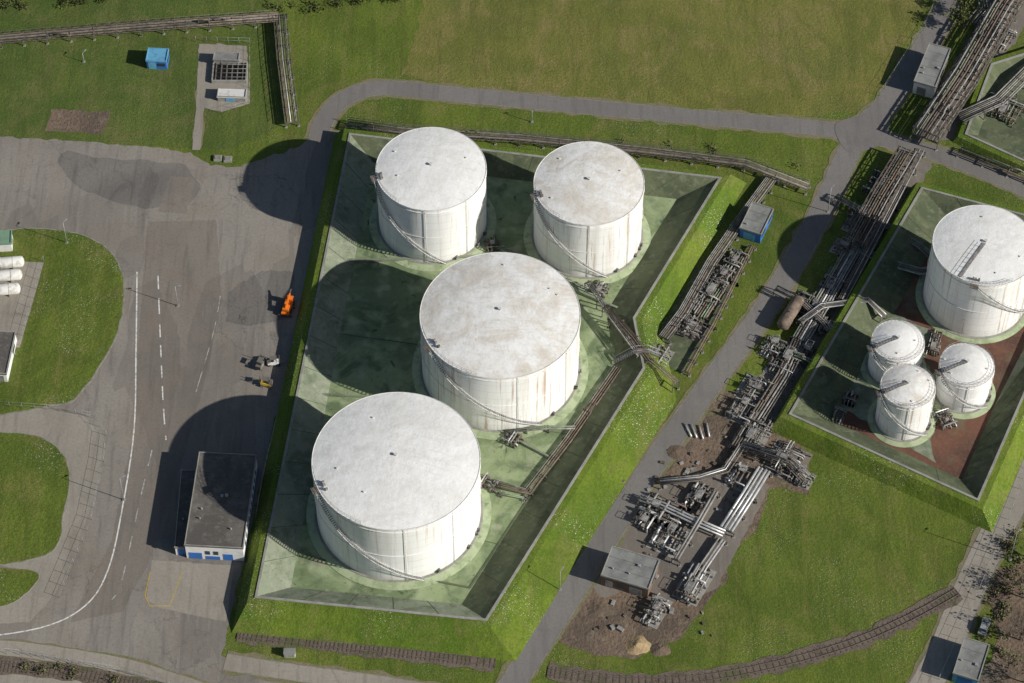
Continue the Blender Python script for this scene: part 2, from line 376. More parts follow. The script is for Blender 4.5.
# ------------------------------------------------------------------ ground
b = MB(); b.poly([(-2500,-2500,0),(2500,-2500,0),(2500,2500,0),(-2500,2500,0)], 'grass'); b.obj('ground')
sheet('meadow', [(402,74),(412,50),(432,-40),(930,-60),(925,10),(890,70),(862,112),(800,117),(640,104),(540,96),(450,86)], .012, 'grass_far', amp=.5)
sheet('verge_grass', [(-60,-40),(282,-40),(284,20),(290,122),(230,150),(-60,135)], .012, 'grass_left', amp=.3)
sheet('asphalt_apron', [(-80,132),(60,140),(150,147),(190,153),(212,166),(240,166),(300,147),(322,128),(346,132),(326,205),(300,325),(272,430),(247,545),(228,628),(222,655),(250,672),(330,700),(250,720),(-80,720)], .02, 'apron', amp=.35)
sheet('asphalt_lane_surface', [(148,222),(216,220),(222,300),(205,380),(185,450),(150,560),(122,612),(70,622),(112,540),(134,430),(140,320)], .028, 'lane', amp=.2)
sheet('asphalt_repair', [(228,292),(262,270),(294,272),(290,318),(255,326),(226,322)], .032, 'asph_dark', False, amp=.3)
sheet('asphalt_repair', [(60,152),(120,158),(188,165),(206,180),(196,200),(150,206),(104,198),(70,182)], .030, 'asph_dark', True, amp=1.3)
sheet('asphalt_repair', [(170,176),(196,178),(186,214),(158,212)], .034, 'lane', False, amp=.15)
sheet('paved_yard', [(152,560),(234,566),(226,622),(160,608),(146,600)], .036, 'path', amp=.08)
sheet('paved_road', [(-60,410),(40,408),(84,416),(104,436),(100,480),(78,545),(58,590),(30,622),(-60,626),(-60,606),(0,606),(30,590),(38,572),(0,566),(0,556),(45,556),(66,508),(71,475),(60,450),(35,436),(-60,430)], .034, 'path', amp=.15)
for px in ([(-60,236),(0,231),(32,228),(72,232),(102,244),(119,263),(125,290),(119,330),(101,365),(82,392),(55,406),(-60,404)],
           [(-60,430),(0,432),(36,436),(60,450),(70,475),(64,512),(46,556),(-60,556)],
           [(-60,567),(0,568),(38,573),(28,592),(0,607),(-60,609)]):
    pts = ccw(rough(catmull([W(*p) for p in px], 5, True), 1.5, .15))
    b = MB(); b.prism([(p.x,p.y) for p in pts], 0, .14, 'curb')
    c = sum(pts, Vector())/len(pts)
    b.poly([(p.x+(c.x-p.x)*.012, p.y+(c.y-p.y)*.012, .15) for p in pts], 'grass'); b.obj('grass_island')
road('asphalt_road', [(318,140),(326,118),(346,98),(382,88),(450,94),(545,103),(640,112),(750,122),(840,131),(905,145),(965,164),(1040,196),(1120,235)], 4.4, .05)
road('service_road', [(866,122),(850,150),(816,222),(770,302),(712,382),(650,470),(580,580),(528,660),(490,720)], 5.0, .065)
road('access_road', [(852,134),(885,106),(912,66),(938,26),(960,-20),(985,-70)], 5.2, .08)
sheet('road_junction', [(836,124),(862,116),(888,112),(884,142),(856,152),(842,146)], .106, 'road', True, amp=.05)
road('perimeter_road', [(225,662),(290,672),(380,684),(440,694),(520,700),(600,705)], 3.6, .05, 'path')
road('yard_road', [(905,720),(940,660),(965,600),(990,545),(1015,500),(1060,430)], 6.0, .05, 'path')
road('footpath', [(222,44),(207,72),(200,110),(196,150)], 2.0, .04, 'path', .6, False)
road('boundary_road', [(-60,642),(40,652),(130,668),(230,700)], 3.4, .045, 'path', .8, False)
sheet('railway_yard', [(-60,668),(60,672),(170,692),(170,740),(-60,740)], .052, 'path', amp=.2)
sheet('paved_plot', [(199,44),(247,46),(249,104),(222,112),(196,106)], .045, 'path', amp=.12)
sheet('bare_soil_patch', [(52,110),(112,112),(104,134),(46,131)], .03, 'dirt', amp=.7)
sheet('bare_soil_patch', [(976,570),(1060,560),(1060,700),(960,700),(1000,640)], .03, 'dirt', amp=.9)
sheet('bare_soil', [(706,392),(744,390),(790,420),(812,452),(806,492),(772,490),(742,540),(712,604),(664,650),(612,660),(560,640),(548,624),(600,545),(640,484),(670,442)], .025, 'dirt', amp=1.3)
sheet('concrete_slab', [(668,478),(722,470),(770,486),(716,590),(664,604),(626,590),(600,600),(590,575),(634,500)], .035, 'lane', amp=.3)
sheet('concrete_slab', [(775,285),(790,290),(770,325),(753,320)], .04, 'ring', amp=.05)
sheet('gravel_strip', [(918,145),(940,148),(850,330),(818,385),(800,412),(770,420),(745,392),(800,330),(838,268),(880,186)], .037, 'lane', amp=.5)
sheet('gravel_strip', [(1000,-20),(1050,-20),(960,140),(915,140),(930,100),(975,30)], .033, 'lane', amp=.5)
sheet('gravel_strip', [(700,262),(730,255),(742,275),(700,345),(686,372),(660,370),(640,345),(668,318)], .035, 'bund_dark', amp=.6)
def line(name, px, w_, z, k, dash=None, smooth=True):
    pts = [W(*p) for p in px]; pts = resample(catmull(pts, 6) if smooth else pts, 1.0); b = MB()
    if dash:
        i = 0
        while i < len(pts)-1:
            seg = pts[i:i+dash[0]+1]
            if len(seg) > 1: ribbon(b, seg, w_, z, k)
            i += dash[0]+dash[1]
    else: ribbon(b, pts, w_, z, k)
    b.obj(name)
line('lane_marking', [(137,272),(136,350),(134,430),(122,510),(108,570),(85,606),(40,628),(-40,640)], .3, .048, 'line')
line('lane_marking', [(158,276),(160,330),(163,400),(166,440)], .28, .048, 'line', (3,2))
line('lane_marking', [(152,450),(140,500),(122,580),(112,600)], .26, .048, 'linefaint', (3,3))
line('lane_marking', [(196,392),(214,330),(222,285)], .2, .048, 'linefaint', (4,2))
line('lane_marking', [(250,560),(262,480),(286,380),(300,330)], .2, .048, 'linefaint')
line('yard_marking', [(150,572),(145,596),(150,606),(170,606),(182,572)], .16, .048, 'yellow', None, False)

# ------------------------------------------------------------------ bunds
def bund(name, crest, h, inner, outer, kfloor, kslope, kslopes=None, floor_name='bund_floor', kgrass='grass_bank'):
    P = [W(x, y, h) for x, y in crest]
    area = sum(P[i].x*P[(i+1)%len(P)].y-P[(i+1)%len(P)].x*P[i].y for i in range(len(P)))
    if area < 0:
        P = P[::-1]; n = len(P)
        re = lambda L: [L[(n-2-i) % n] for i in range(n)]
        inner, outer = re(inner), re(outer)
        if kslopes: kslopes = re(kslopes)
    n = len(P); P2 = [(p.x,p.y) for p in P]
    ci = offset(P2, [-.25]*n); co_ = offset(P2, [.25]*n)
    ti = offset(P2, [-x for x in inner]); to = offset(P2, outer)
    cg = offset(P2, [1.6]*n)
    e = empty(name, (0,0,0))
    def ring(b, A, za, B, zb, ks):
        for i in range(n):
            j = (i+1) % n; k = ks[i] if isinstance(ks, list) else ks
            L = max(2, int((Vector(A[j])-Vector(A[i])).length/3)); i0 = len(b.v)
            for t in range(L+1):
                f = t/L
                a = Vector(A[i]).lerp(Vector(A[j]), f); c = Vector(B[i]).lerp(Vector(B[j]), f)
                b.v.append(Vector((a.x,a.y,za))); b.v.append(Vector((c.x,c.y,zb)))
            for t in range(L): q = i0+2*t; b.face([q, q+1, q+3, q+2], k)
    b = MB(); ring(b, to, -.02, cg, h-.15, kgrass); ring(b, cg, h-.15, co_, h-.05, kgrass); b.obj('grass_slope', e)
    b = MB(); ring(b, co_, h-.4, co_, h+.12, 'concrete'); ring(b, co_, h+.12, ci, h+.12, 'concrete'); ring(b, ci, h+.12, ci, h-.1, 'concrete'); b.obj('crest_kerb', e)
    b = MB(); ring(b, ci, h-.05, ti, .1, kslopes or kslope); b.obj('inner_slope', e)
    b = MB(); b.poly([(p.x,p.y,.1) for p in ti], kfloor); b.obj(floor_name, e)
    b = MB()
    for i in range(n):
        j = (i+1) % n; L = int((Vector(P2[j])-Vector(P2[i])).length/8)
        for t in range(1, L):
            f = t/L; a = Vector(ci[i]).lerp(Vector(ci[j]), f); c = Vector(ti[i]).lerp(Vector(ti[j]), f)
            b.beam((a.x,a.y,h-.03), (c.x,c.y,.1), .1, .08, 'bund_dark')
    b.obj('slab_joints', e)
    return ti
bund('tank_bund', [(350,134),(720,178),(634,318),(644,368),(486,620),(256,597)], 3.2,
     [5,7,5,7,5,6], [2.2,5,6,9,7,4], 'bund', 'bund_slope', ['bund_dark','bund_dark','bund_dark','bund_dark','bund_slope','bund_slope'])  # right-hand slopes get the darker concrete, their shade put into the colour
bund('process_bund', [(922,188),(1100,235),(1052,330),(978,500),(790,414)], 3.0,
     [4,4,5,5,8], [2,3,5,4,3], 'bund_red', 'bund_slope', ['bund_dark','bund_slope','bund_dark','bund_dark','bund_dark'])
bund('equipment_bund', [(992,64),(1100,30),(1130,150),(1062,178),(966,134)], 1.6, [2.5]*5, [2.5]*5, 'bund_dark', 'bund_dark')
sheet('bund_floor_coating', [(825,398),(868,300),(900,318),(932,330),(925,360),(946,400),(930,440),(935,462)], .13, 'bund_slope', amp=.5)
def lowwall(name, px, h, t, k, z0=.05):
    b = MB()
    for a, c in zip(px, px[1:]):
        A, C = W(*a), W(*c); A.z = C.z = z0+h/2; b.beam(A, C, t, h, k)
    b.obj(name)
lowwall('bund_divider_wall', [(323,262),(372,262),(480,258),(560,285),(622,312)], .9, .5, 'bund_slope')
lowwall('bund_divider_wall', [(300,395),(420,400),(500,432),(552,460)], .7, .4, 'bund_slope')
lowwall('drain_channel', [(300,556),(470,588),(612,372)], .2, .4, 'bund_dark')
b = MB()
for px in ([(310,330),(420,345)],[(300,440),(320,444)],[(290,500),(316,505)],[(480,540),(500,545)],[(560,250),(690,262)],[(640,200),(650,262)],[(350,180),(376,186)],[(574,300),(610,308)],[(540,430),(575,436)],[(380,575),(372,592)]):
    A, C = W(*px[0]), W(*px[1]); A.z = C.z = .13; b.beam(A, C, .14, .06, 'bund_dark')
b.obj('slab_construction_joints')

# ------------------------------------------------------------------ tanks
def tank(px, py, rpx, H, wall='twall', roof='troof', a_top=215, a_bot=290, ringw=2.2, name='storage_tank', cone=.1, walk=None):
    top = W(px, py, H); R = rpx/pxm(top); base = Vector((top.x, top.y, 0))
    e = empty(name, base); n = 96
    b = MB(); zs = [0.3, H]
    for z in zs:
        for i in range(n):
            a = 2*math.pi*i/n; b.v.append(Vector((R*math.cos(a), R*math.sin(a), z)))
    for i in range(n):
        j = (i+1)%n; b.face([i, j, n+j, n+i], wall, True)
    b.obj('shell', e)
    zr = lambda rr: H+R*cone*(1-(rr/R)**2)+.02
    b = MB(); b.v.append(Vector((0,0,zr(0)))); fr_ = [.17,.33,.5,.66,.83,1.0]
    for fr in fr_:
        for i in range(n):
            a = 2*math.pi*i/n; b.v.append(Vector((R*fr*math.cos(a), R*fr*math.sin(a), zr(R*fr))))
    for i in range(n):
        j = (i+1)%n; b.face([0, 1+i, 1+j], roof, True)
        for q in range(5): b.face([1+q*n+i, 1+(q+1)*n+i, 1+(q+1)*n+j, 1+q*n+j], roof, True)
    b.obj('roof', e)
    def ringtube(b, r, z, rad, k, a0=0, a1=360, m=96):
        pts = [(r*math.cos(math.radians(a0+(a1-a0)*i/m)), r*math.sin(math.radians(a0+(a1-a0)*i/m)), z) for i in range(m+1)]
        b.tube(pts, rad, k, 5)
    b = MB(); ringtube(b, R+.05, H, .1, 'pipe_white'); ringtube(b, R+.1, H-.9, .07, wall); ringtube(b, R+.1, H*.5, .06, wall)
    b.obj('rim', e)
    b = MB()
    b.cyl((0,0,zr(0)-.2), (0,0,zr(0)+.4), .22, 'pipe_grey', 12); b.cyl((0,0,zr(0)+.4), (0,0,zr(0)+.5), .36, 'pipe_white', 12)
    for k in range(3):
        a = rnd.uniform(0,6.28); rr = R*rnd.uniform(.6,.9); z = zr(rr)
        b.cyl((rr*math.cos(a), rr*math.sin(a), z-.1), (rr*math.cos(a), rr*math.sin(a), z+.2), .2, 'pipe_white', 10)
    at = math.radians(a_top)
    for da in (-.09,-.04,.03):
        rr = R*.92; z = zr(rr)
        p = Vector((rr*math.cos(at+da), rr*math.sin(at+da), z)); b.box(p+Vector((0,0,.3)), (.5,.4,.6), rnd.choice(['pipe_grey','rack']), rz=at)
    if walk is not None:
        a = math.radians(walk); d = Vector((math.cos(a), math.sin(a), 0)); nn = Vector((-d.y,d.x,0))
        K = 8
        for q in range(K):
            r0, r1 = R*(.97-.92*q/K), R*(.97-.92*(q+1)/K); p0 = d*r0+Vector((0,0,zr(r0)+.15)); p1 = d*r1+Vector((0,0,zr(r1)+.15)); b.beam(p0, p1, .7, .05, 'pipe_grey')
            for s_ in (1,-1):
                b.cyl(p0+nn*.38*s_+Vector((0,0,.8)), p1+nn*.38*s_+Vector((0,0,.8)), .03, 'steel', 5); b.cyl(p0+nn*.38*s_, p0+nn*.38*s_+Vector((0,0,.8)), .03, 'steel', 4)
    b.obj('roof_fittings', e)
    b = MB(); spread = min(40, 900/R); full = R < 8
    a0_, a1_ = (0, 360) if full else (a_top-spread*.5, a_top+spread); m_ = 40 if full else 16
    for z in (.55, 1.1): ringtube(b, R-.1, H+z, .035, 'steel', a0_, a1_, m_)
    for i in range(m_+1):
        a = math.radians(a0_+(a1_-a0_)*i/m_); b.cyl(((R-.1)*math.cos(a), (R-.1)*math.sin(a), H), ((R-.1)*math.cos(a), (R-.1)*math.sin(a), H+1.1), .03, 'steel', 5)
    b.obj('guard_rail', e)
    b = MB(); ns = int(H/.28); inner, outer, hr = [], [], []
    for i in range(ns+1):
        f = i/ns; a = math.radians(a_bot+(a_top-a_bot)*f); z = .5+(H-.5)*f
        d = Vector((math.cos(a), math.sin(a), 0)); b.box(d*(R+.5)+Vector((0,0,z)), (.7,.24,.05), 'steel', rz=a)
        inner.append(d*(R+.14)+Vector((0,0,z-.05))); outer.append(d*(R+.88)+Vector((0,0,z-.05))); hr.append(d*(R+.9)+Vector((0,0,z+1.05)))
        if i % 4 == 0: b.cyl(d*(R+.88)+Vector((0,0,z)), d*(R+.9)+Vector((0,0,z+1.05)), .03, 'steel', 4)
    b.tube(outer, .08, 'pipe_white', 5); b.tube(inner, .08, 'pipe_white', 5); b.tube(hr, .04, 'steel', 5)
    a = math.radians(a_top-2); d = Vector((math.cos(a), math.sin(a), 0)); b.box(d*(R+.7)+Vector((0,0,H)), (1.4,1.8,.1), 'rack', rz=a)
    b.obj('spiral_stair', e)
    b = MB()
    def disc(r0, z0, r1, z1, k):
        i0 = len(b.v)
        for r, z in ((r0,z0),(r1,z1)):
            for i in range(n):
                a = 2*math.pi*i/n; b.v.append(Vector((r*math.cos(a), r*math.sin(a), z)))
        for i in range(n):
            j = (i+1)%n; b.face([i0+i, i0+j, i0+n+j, i0+n+i], k)
    disc(R+.5, .62, R-.1, .62, 'concrete'); disc(R+.5, .5, R+.5, .62, 'concrete'); disc(R+ringw, .2, R+.5, .5, 'ring'); disc(R+ringw, .1, R+ringw, .2, 'ring')
    b.obj('foundation', e)
    b = MB()
    for aa in (a_bot+12, a_bot+40, a_bot+55, 340):
        a = math.radians(aa); d = Vector((math.cos(a), math.sin(a), 0))
        b.cyl(d*(R-.1)+Vector((0,0,1.2)), d*(R+.7)+Vector((0,0,1.2)), .3, 'pipe_grey', 10); b.cyl(d*(R+.6)+Vector((0,0,1.2)), d*(R+.75)+Vector((0,0,1.2)), .45, 'pipe_grey', 10)
    for aa in (a_top+50+20, a_bot+25):
        a = math.radians(aa); d = Vector((math.cos(a), math.sin(a), 0))
        b.cyl(d*(R+.18)+Vector((0,0,.5)), d*(R+.18)+Vector((0,0,H)), .06, 'pipe_white', 6)
    b.obj('nozzles', e)
    return base, R
HT = 18.7
tA = tank(396,460,84,HT,'twall','troof', 207, 288)
tB = tank(500,314.5,80,HT,'twall_r','troof_r', 213, 300)
tC = tank(431,168.5,55,18.2,'twall','troof', 195, 285)
tD = tank(589,183,55,18.2,'twall_r','troof_r', 200, 290)
tE = tank(985,245,52,18.2,'twall_r','troof', 255, 340, 1.6, walk=235)
t1 = tank(898,341,26,9.5,'twall','troof', 200, 320, 1.6, 'small_storage_tank', .2, walk=200)
t2 = tank(908,386,27,12,'twall_r','troof_r', 200, 320, 1.6, 'small_storage_tank', .2, walk=200)
t3 = tank(967,365,27,9.5,'twall','troof', 200, 320, 1.6, 'small_storage_tank', .2, walk=200)

# ------------------------------------------------------------------ pipes
def off_line(pts, o):
    N = norms(pts); out = []
    for i, (p, n) in enumerate(zip(pts, N)):
        k = 1.0
        if 0 < i < len(pts)-1:
            d1 = (p-pts[i-1]).normalized(); m = Vector((-d1.y, d1.x, 0)).dot(n); k = 1/max(.5, m)
        out.append(p+n*o*k)
    return out
PK = ['pipe_silver','pipe_brown','pipe_grey','pipe_grey','pipe_brown','pipe_green','pipe_grey','rack','rack']
def rack(name, px, n, width, z=1.2, rr=(.1,.28), step=5, keys=PK, walk=False, tier=0):
    pts = [W(x, y, z) for x, y in px]; b = MB()
    levels = [(n, 0)] + ([(max(2, n//2), tier)] if tier else [])
    for cnt, dz in levels:
        for i in range(cnt):
            o = -width/2+width*(i+.5)/cnt+rnd.uniform(-.08,.08); r = rnd.uniform(*rr); k = rnd.choice(keys)
            L = [p+Vector((0,0,r+dz)) for p in off_line(pts, o)]
            L2 = [L[0]]
            for a, c in zip(L, L[1:]):
                if (c-a).length > 20 and rnd.random() < .3:
                    d = (c-a).normalized(); m = a.lerp(c, rnd.uniform(.3,.6)); L2 += [m, m+Vector((0,0,.9)), m+d*2.2+Vector((0,0,.9)), m+d*2.2]
                L2.append(c)
            b.tube(L2, r, k, 7)
            for a, c in zip(L, L[1:]):
                m = int((c-a).length/rnd.uniform(8,20))
                for q in range(1, m+1):
                    p = a.lerp(c, q/(m+1)); d = (c-a).normalized(); b.cyl(p-d*.1, p+d*.1, r*1.5, 'rack', 8)
    for a, c in zip(pts, pts[1:]):
        d = (c-a).normalized(); nn = Vector((-d.y,d.x,0)); m = max(1, int((c-a).length/step)); prev = None
        for q in range(m+1):
            p = a.lerp(c, q/m)
            for _, dz in levels:
                b.beam(p-nn*(width/2+.3)+Vector((0,0,dz-.12)), p+nn*(width/2+.3)+Vector((0,0,dz-.12)), .22, .22, 'rack')
            hgt = z+tier
            for sg in (1,-1):
                f = p+nn*sg*(width/2+.15); b.box((f.x,f.y,hgt/2), (.2,.2,hgt), 'rack'); b.box((f.x,f.y,.08), (.6,.6,.2), 'concrete')
                if tier and prev is not None:
                    g = prev+nn*sg*(width/2+.15); b.beam((g.x,g.y,z), (f.x,f.y,z+tier), .1, .1, 'rack'); b.beam((g.x,g.y,z+tier), (f.x,f.y,z), .1, .1, 'rack')
            prev = p
        if tier:
            for sg in (1,-1): b.beam(a+nn*sg*(width/2+.15)+Vector((0,0,tier-.15)), c+nn*sg*(width/2+.15)+Vector((0,0,tier-.15)), .2, .2, 'rack')
    if walk:
        for sg in (1,-1):
            for dz, r in ((.9,.05),(.1,.1)):
                L = [p+Vector((0,0,dz)) for p in off_line(pts, sg*(width/2+.3))]; b.tube(L, r, 'rack', 5)
            for a, c in zip(pts, pts[1:]):
                m = int((c-a).length/2.2); d = (c-a).normalized(); nn = Vector((-d.y,d.x,0))*sg*(width/2+.3)
                for q in range(m):
                    p = a.lerp(c, q/m)+nn; p2 = a.lerp(c, (q+1)/m)+nn; b.cyl(p+Vector((0,0,.1)), p+Vector((0,0,.9)), .05, 'rack', 4); b.cyl(p+Vector((0,0,.1)), p2+Vector((0,0,.9)), .035, 'rack', 4)
    return b.obj(name)
UD = (W(520,660)-W(840,150)).normalized(); VD = Vector((-UD.y, UD.x, 0))
def valve(b, p, d, r):
    b.cyl(p-d*.4, p-d*.3, r*1.6, 'rack', 8); b.cyl(p+d*.3, p+d*.4, r*1.6, 'rack', 8); b.cyl(p-d*.3, p+d*.3, r*1.25, 'pipe_grey', 8)
    b.cyl(p, p+Vector((0,0,r+.6)), .06, 'rack', 5); b.cyl(p+Vector((0,0,r+.55)), p+Vector((0,0,r+.62)), .22, 'rack', 8)
def manifold(name, px, py, L, Wd, n, rot=0.0, z=.8, rr=(.09,.2), cross=3, keys=PK, platform=True, slab=True, dens=1.3):
    n = int(n*dens)
    c = W(px, py); u = Vector((UD.x*math.cos(rot)-UD.y*math.sin(rot), UD.x*math.sin(rot)+UD.y*math.cos(rot), 0)); v = Vector((-u.y,u.x,0))
    b = MB(); Z = Vector((0,0,1))
    if slab: b.box(c+Z*.08, (L*1.05, Wd*1.1, .1), rnd.choice(['concrete','bund_dark','lane']), u=u)
    for i in range(n):
        o = -Wd/2+Wd*(i+.5)/n; r = rnd.uniform(*rr); k = rnd.choice(keys); l0 = -L/2*rnd.uniform(.6,1); l1 = L/2*rnd.uniform(.6,1)
        zz = z+rnd.choice([0,0,0,.5]); a = c+v*o+u*l0+Z*zz; e_ = c+v*o+u*l1+Z*zz
        pts = [a+Z*(-zz+.1)-u*.3, a-u*.3-Z*.3, a, e_, e_+u*.3-Z*.3, e_+u*.3+Z*(-zz+.1)]
        if rnd.random() < .3:
            m = a.lerp(e_, .5); pts = pts[:3]+[m-u*.6, m-u*.5+Z*.8, m+u*.5+Z*.8, m+u*.6]+pts[3:]
        b.tube(pts, r, k, 8)
        for q in range(rnd.randint(1,3)): valve(b, a.lerp(e_, rnd.uniform(.1,.9)), u, r)
    for i in range(cross):
        f = rnd.uniform(-.45,.45)*L; r = rnd.uniform(*rr)*.9; zz = z+rnd.uniform(.5,1.0)
        a = c+u*f-v*Wd*rnd.uniform(.4,.6)+Z*zz; e_ = c+u*f+v*Wd*rnd.uniform(.4,.6)+Z*zz
        b.tube([a-Z*(zz-.1), a-Z*.2, a+v*.2, e_-v*.2, e_-Z*.2, e_-Z*(zz-.1)], r, rnd.choice(keys), 8)
        if Wd > 3: valve(b, a.lerp(e_, .5), v, r)
    for i in range(max(2, int(L/2.5))):
        f = -L/2+L*(i+.5)/max(2,int(L/2.5)); p = c+u*f+Z*(z-.25); b.beam(p-v*Wd*.52, p+v*Wd*.52, .16, .16, 'rack')
        for sg in (1,-1): q = p+v*Wd*.52*sg; b.box((q.x,q.y,(z-.2)/2), (.2,.2,z-.2), 'rack')
    if platform:
        p = c+u*rnd.uniform(-.3,.3)*L+Z*2.0; w2 = min(Wd*.35, 1.4); l2 = min(L*.3, 3.0)
        b.box(p, (l2, w2, .08), 'pipe_grey', u=u)
        for su in (1,-1):
            for sv in (1,-1):
                q = p+u*su*l2/2+v*sv*w2/2; b.cyl((q.x,q.y,.1), q+Z*1.0, .05, 'rack', 5)
            b.cyl(p+u*l2/2*su-v*w2/2+Z*1.0, p+u*l2/2*su+v*w2/2+Z*1.0, .04, 'steel', 5); b.cyl(p+v*w2/2*su-u*l2/2+Z*1.0, p+v*w2/2*su+u*l2/2+Z*1.0, .04, 'steel', 5)
    for i in range(rnd.randint(2,4)):
        p = c+u*rnd.uniform(-.45,.45)*L+v*rnd.uniform(-.5,.5)*Wd; hh = rnd.uniform(.5,1.4); b.box(p+Z*hh/2, (rnd.uniform(.4,1.1), rnd.uniform(.4,.7), hh), rnd.choice(['pipe_grey','concrete','rack']), u=u)
    return b.obj(name)
rack('pipeline_rack', [(-60,43),(0,39),(140,27),(278,17)], 6, 2.4, 1.6, (.08,.17), 5, walk=True, keys=['pipe_brown','pipe_grey','rack','pipe_brown'])
rack('pipeline_rack', [(280,15),(284,60),(292,122)], 6, 2.6, 1.6, (.1,.18), 4, walk=True, keys=['pipe_brown','pipe_grey','rack','pipe_silver'])
rack('pipeline_rack', [(347,124),(400,131),(520,138),(640,150),(745,163),(808,187)], 6, 2.0, 1.4, (.07,.15), 5, walk=True, keys=['pipe_brown','pipe_grey','rack','pipe_grey'])
rack('pipe_rack_gantry', [(1040,-40),(1004,10),(965,78),(925,138)], 11, 6.0, 2.4, (.09,.24), 6, walk=True, tier=2.2)
rack('pipe_rack', [(975,-40),(985,8),(972,22)], 5, 3, 2.2, (.12,.25), 6)
rack('pipe_rack_gantry', [(908,154),(880,200),(856,244)], 8, 4.6, 2.0, (.1,.24), 5, walk=True, tier=1.6)
rack('pipe_rack', [(856,244),(832,286),(800,340)], 7, 4.0, 1.3, (.1,.26), 4)
rack('pipe_rack', [(800,340),(784,376),(756,420),(738,448)], 6, 3.6, 1.0, (.1,.26), 4)
rack('pipe_rack', [(920,150),(892,204),(862,262),(842,300)], 5, 2.2, 1.9, (.1,.2), 5)
rack('pipe_rack', [(772,178),(744,216),(712,262),(684,312),(664,338)], 7, 2.8, 1.1, (.08,.2), 3)
rack('pipe_rack', [(836,196),(868,214),(920,246),(938,262)], 5, 2.0, 1.6, (.09,.2), 4)
rack('pipe_rack', [(852,246),(885,262),(920,272),(935,270)], 5, 2.0, 1.4, (.09,.2), 4)
rack('pipe_rack', [(800,322),(822,306),(868,300),(884,316)], 4, 1.6, 2.4, (.09,.2), 4)
rack('pipe_rack', [(836,340),(826,324),(800,300),(776,288)], 4, 1.6, 2.0, (.09,.2), 4)
rack('pipe_rack', [(676,382),(650,360),(634,338),(606,306)], 4, 1.6, 3.4, (.08,.16), 4, keys=['pipe_brown','rack','pipe_grey'])
rack('pipe_rack', [(686,372),(712,326),(734,282),(752,246)], 3, 1.4, .9, (.08,.18), 3, keys=['pipe_brown','rack','pipe_grey'])
rack('tank_pipeline', [(618,368),(568,440),(528,492),(496,484)], 4, 2.0, .8, (.1,.2), 4, keys=['pipe_green','pipe_grey','pipe_green','pipe_brown'])
rack('tank_pipeline', [(505,432),(548,428),(575,428)], 2, 1.0, .8, (.12,.2), 4, keys=['pipe_green','pipe_grey'])
rack('tank_pipeline', [(524,498),(502,494),(486,478)], 2, .8, .6, (.1,.18), 3, keys=['pipe_green','pipe_grey'])
rack('tank_pipeline', [(496,246),(520,256),(548,272),(600,296)], 3, 1.4, .8, (.12,.2), 4, keys=['pipe_green','pipe_grey'])
rack('tank_pipeline', [(588,282),(612,318),(640,356)], 3, 1.2, 3.0, (.08,.18), 4, keys=['pipe_brown','pipe_grey','rack'])
rack('pipe_rack', [(742,446),(790,462),(806,478)], 7, 3.0, 1.4, (.1,.22), 3)
rack('insulated_pipeline', [(764,470),(748,496),(726,530)], 4, 3.4, 1.2, (.28,.36), 4, keys=['pipe_silver'])
rack('insulated_pipeline', [(716,492),(700,520),(676,560)], 2, 1.5, 1.6, (.22,.3), 4, keys=['pipe_silver','pipe_grey'])
rack('insulated_pipeline', [(722,540),(704,566),(684,600)], 3, 2.0, .9, (.2,.3), 4, keys=['pipe_silver','pipe_grey','pipe_brown'])
rack('insulated_pipeline', [(640,498),(662,506),(700,524),(724,534)], 3, 1.9, 1.2, (.2,.28), 4, keys=['pipe_silver'])
rack('pipe_rack', [(742,446),(726,470),(700,478),(660,482)], 4, 1.8, 1.2, (.1,.2), 4, keys=['pipe_silver','pipe_grey','rack'])
rack('pipeline_rack', [(960,150),(1060,190)], 4, 2, 1.2, (.1,.2), 5)
rack('pipe_rack', [(960,118),(1000,100),(1040,60)], 7, 3.5, 2, (.1,.25), 4)
HP = math.pi/2
for a in [(706,302,12,5,7,0),(690,328,7,5,5,HP),(656,356,6,5,5,HP),(736,262,6,3.5,4,0),(722,280,6,3.5,4,0),(812,308,9,6,7,HP),(834,284,8,5,5,0),(786,362,9,6,7,0),(758,392,8,6,6,HP),(772,350,5,4,4,0),
          (742,412,6,5,5,0),(756,430,9,6,7,0),(786,462,8,8,7,HP),(800,478,4,5,5,0),(862,222,8,6,7,0),(882,186,8,6,7,0),(846,250,6,4,5,HP),(826,330,6,4,5,HP),(806,356,6,4,5,0),(1004,110,8,8,7,0),(1000,40,8,5,6,0)]:
    manifold('valve_manifold', *a)
SK = ['pipe_silver','pipe_silver','pipe_grey','pipe_brown','rack']
for a in [(664,512,9,6,5,HP),(700,498,8,5,4,0),(668,540,7,6,5,0),(694,584,9,5,5,0),(740,478,6,4,4,0),(646,520,5,4,4,0)]:
    manifold('pump_manifold', *a, keys=SK, rr=(.14,.28), dens=1.0, cross=2)
manifold('pump_manifold', 656,612, 7,3.5,3,0, keys=['pipe_brown','pipe_silver','pipe_grey'], rr=(.15,.3))
manifold('valve_manifold', 945,420, 5,3,4,.9, slab=False, platform=False)
manifold('valve_manifold', 934,345, 7,2.6,4,.2, slab=False)
manifold('pump_unit', 850,400, 3.4,2.4,3,.1, platform=False)
manifold('pump_unit', 838,418, 3.4,2.4,3,.1, platform=False)
manifold('valve_manifold', 600,292, 5,3,4,.1, slab=False)
manifold('valve_manifold', 512,440, 4,3,3,HP, slab=False, platform=False)
manifold('valve_manifold', 490,486, 4,3,3,HP, slab=False, platform=False)
manifold('valve_manifold', 492,246, 4,3,3,.6, slab=False)

